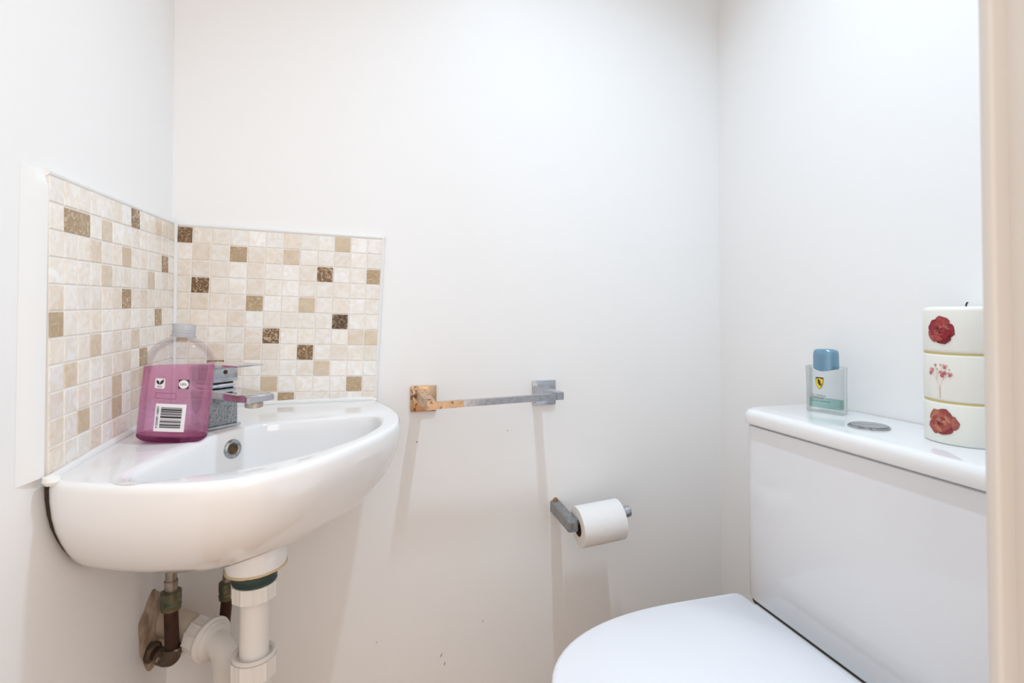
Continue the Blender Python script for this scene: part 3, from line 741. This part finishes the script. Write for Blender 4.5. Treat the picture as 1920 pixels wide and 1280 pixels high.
def stem(p, q, w_, col=(.93, .84, .80)):
    (s0, z0), (s1, z1) = p, q; d = Vector((s1 - s0, z1 - z0)).normalized(); nx, nz = -d.y * w_, d.x * w_
    f = bm.faces.new([bm.verts.new(onc(s, z, .0005)) for s, z in ((s0 + nx, z0 + nz), (s1 + nx, z1 + nz), (s1 - nx, z1 - nz), (s0 - nx, z0 - nz))])
    for lp in f.loops: lp[cl_] = (*col, 1)
tips = [(-.0125, .0905, .0026), (-.0100, .0945, .0034), (-.0055, .1010, .0020), (.0010, .1020, .0012), (.0068, .1000, .0030), (.0050, .0905, .0046), (.0125, .0900, .0030), (.0110, .0965, .0009), (-.0030, .0960, .0010)]
stem((-.0008, .0590), (-.0010, .0740), .0005, (.88, .72, .66)); stem((-.0010, .0740), (-.0050, .0820), .0003); stem((-.0010, .0740), (.0030, .0840), .0003); stem((-.0010, .072), (-.0045, .0705), .0002)
for s, z_, r_ in tips:
    stem((-.0045, .0815) if s < 0 else (.0028, .0835), (s, z_), .00025)
for s, z_, r_ in tips:
    for k in range(3): petal_mesh(bm, cl_, s - r_ * .5, z_, R(120 * k + 20), r_ * 1.0, r_ * .95, random.choice([(.86, .60, .60), (.82, .52, .54), (.74, .38, .42)]), .0009)
o = link('pressed_sprig', bm, mat('pale_sprig', (.8, .6, .6), .7, attr='col'), can, True, 60); o['label'] = 'pale pink sprig of tiny flowers'

# ---------------------------------------------------------------- plumbing under the basin
def nut(bm, a, b, r, nr=12, rib=.0016):
    M_, L_ = axis_frame(a, b); n = nr * 6; rs = []
    for f_, z_ in ((.86, 0), (1, .0015), (1, L_ - .0015), (.86, L_)):
        rs.append([M_ @ Vector(((r * f_ + (rib if k % 6 < 1 else 0)) * cos(2 * pi * k / n), (r * f_ + (rib if k % 6 < 1 else 0)) * sin(2 * pi * k / n), z_)) for k in range(n)])
    rings(bm, rs)
waste = thing('waste_trap', 'white plastic waste pipe and trap under the basin', 'waste pipe', (.19, -.25, .2))
wx, wy = .190, -.250
bm = bmesh.new(); lathe(bm, [(.030, .5340), (.030, .526), (.0285, .525), (.030, .523), (.0285, .521), (.030, .519), (.0285, .517), (.029, .5105), (.019, .5105)], 40, Matrix.Translation((wx, wy, 0))); link('outlet_collar', bm, GREENRUB, waste)
bm = bmesh.new(); nut(bm, (wx, wy, .5180), (wx, wy, .4940), .0295, 11); link('compression_nut', bm, PIPE, waste)
bm = bmesh.new(); tube(bm, [(wx, wy, .50), (wx, wy, .39)], .0195, 36); link('tailpipe', bm, PIPE, waste)
bm = bmesh.new(); nut(bm, (wx, wy, .4120), (wx, wy, .3840), .0300, 11); lathe(bm, [(.0295, .412), (.0300, .4155), (.0270, .4165), (.0235, .4145), (.0205, .407)], 48, Matrix.Translation((wx, wy, 0)), (False, False)); link('compression_nut', bm, PIPE, waste)
bm = bmesh.new(); lathe(bm, [(.0215, .388), (.0235, .36), (.0245, .30), (.026, .22), (.022, .19), (.005, .185)], 40, Matrix.Translation((wx, wy, 0))); link('trap_body', bm, PIPE, waste)
E0 = Vector((.125, -.130, .363)); A0_ = Vector((.0015, -.037, .376)); ax = (E0 - A0_).normalized()
bm = bmesh.new(); tube(bm, bend((wx - .012, wy + .008, .205), (E0.x, E0.y, .205), (E0.x, E0.y, .30), .03) , .0185, 28); link('trap_arm', bm, PIPE2, waste)
bm = bmesh.new(); tube(bm, bend((E0.x, E0.y, .25), E0, E0 - ax * .055, .030, 12), .0192, 32); link('elbow', bm, PIPE, waste)
bm = bmesh.new(); tube(bm, [(E0.x, E0.y, .294), (E0.x, E0.y, .287)], .0225, 28); link('rust_ring', bm, mat('rusty_ring', (.50, .26, .12), .8), waste)
n0 = E0 - ax * .030; n1 = E0 - ax * .062
bm = bmesh.new(); nut(bm, n0 - ax * .004, n1, .0315, 12, .0022); link('elbow_nut', bm, PIPE, waste)
bm = bmesh.new(); M_, L_ = axis_frame(n1, n0); lathe(bm, [(.0345, L_ - .0045), (.0352, L_ - .002), (.0345, L_), (.030, L_ + .001), (.0295, L_ + .0045), (.0275, L_ + .005), (.0255, L_ + .009), (.0215, L_ + .0095)], 48, M_); link('elbow_flange', bm, PIPE, waste)
bm = bmesh.new(); tube(bm, [A0_, n1 + ax * .005], .0250, 36); link('wall_pipe', bm, PIPE2, waste)

def supply(label, x, y, ztop, znut, zlow, lean, wall_end, nr):
    t = thing('water_supply_pipe', label, 'pipe', (x, y, zlow))
    bm = bmesh.new(); pts = [(x - lean[0] * .3, y, ztop), (x, y, znut + .012)]
    tube(bm, pts, .0082, 20); tube(bm, [(x - lean[0] * .1, y, znut + .030), (x, y, znut + .012)], [.0100, .0088], 20); link('steel_hose_tail', bm, STEEL, t)
    bm = bmesh.new(); nut(bm, (x, y, znut + .014), (x, y, znut - .004), nr, 6, 0); lathe(bm, [(nr * .72, -.018), (nr * .95, -.016), (nr * 1.02, -.008), (nr * .8, -.003)], 24, Matrix.Translation((x, y, znut))); link('brass_nut', bm, BRASS, t)
    bm = bmesh.new()
    if wall_end:
        tube(bm, bend((x, y, znut - .012), (x + lean[0], y, zlow), (wall_end[0] + .004, wall_end[1], wall_end[2]), .014, 8), .0102, 24)
        link('copper_pipe', bm, COPPER, t)
        bm = bmesh.new(); a = Vector((x + lean[0], y, zlow)); b = Vector(wall_end); d = (b - a).normalized()
        tube(bm, bend(a + Vector((0, 0, .020)), a, a + d * .024, .016, 10), .0135, 24); M_, L_ = axis_frame(b - d * .018, b - d * .0005); lathe(bm, [(.012, 0), (.0160, .003), (.0160, .012), (.013, .0175)], 8, M_)
        link('elbow', bm, mat('corroded_elbow', (.10, .075, .05), .6, metal=.4, noise_col=(.55, .48, .40), nscale=70, nfac=.8, ramp=(.58, .66)), t)
    else:
        tube(bm, [(x, y, znut - .012), (x + lean[0] * .5, y, (znut + zlow) / 2), (x + lean[0], y, zlow)], .0092, 24); link('copper_pipe', bm, COPPER, t)
    return t
supply('dark copper water pipe with an elbow into the left wall under the basin', .0421, -.117, .576, .443, .346, (.003, 0), (.0, -.090, .352), .0150)
supply('dark copper water pipe behind the white waste pipe', .1114, -.062, .560, .422, .0, (-.035, 0), None, .0135)

# crumbled filler round the pipe holes
bm = bmesh.new(); nr_, na = 7, 40; cy_, cz_ = -.062, .372; rs = []
for i in range(nr_):
    t = i / (nr_ - 1); ring = []
    for k in range(na):
        a = 2 * pi * k / na; rr = (1 - t) * (1 + .22 * noise.noise(Vector((cos(a) * 1.7, sin(a) * 1.7, 3)))) + .05
        y = cy_ + .058 * rr * cos(a) - .012 * sin(a) * rr * 1.3; z = cz_ + .062 * rr * sin(a)
        h = .0006 + (.0075 * (1 - (1 - t) ** 2)) * (.75 + .6 * noise.noise(Vector((y * 60, z * 60, 1)))) if i else .0004
        ring.append(Vector((max(h, .0004), min(y, -.001), z)))
    rs.append(ring)
rings(bm, rs); tag(link('wall_filler_patch', bm, FILLER, None, True, 50), 'rough brown patch of crumbling filler round the pipes on the left wall', 'filler patch')
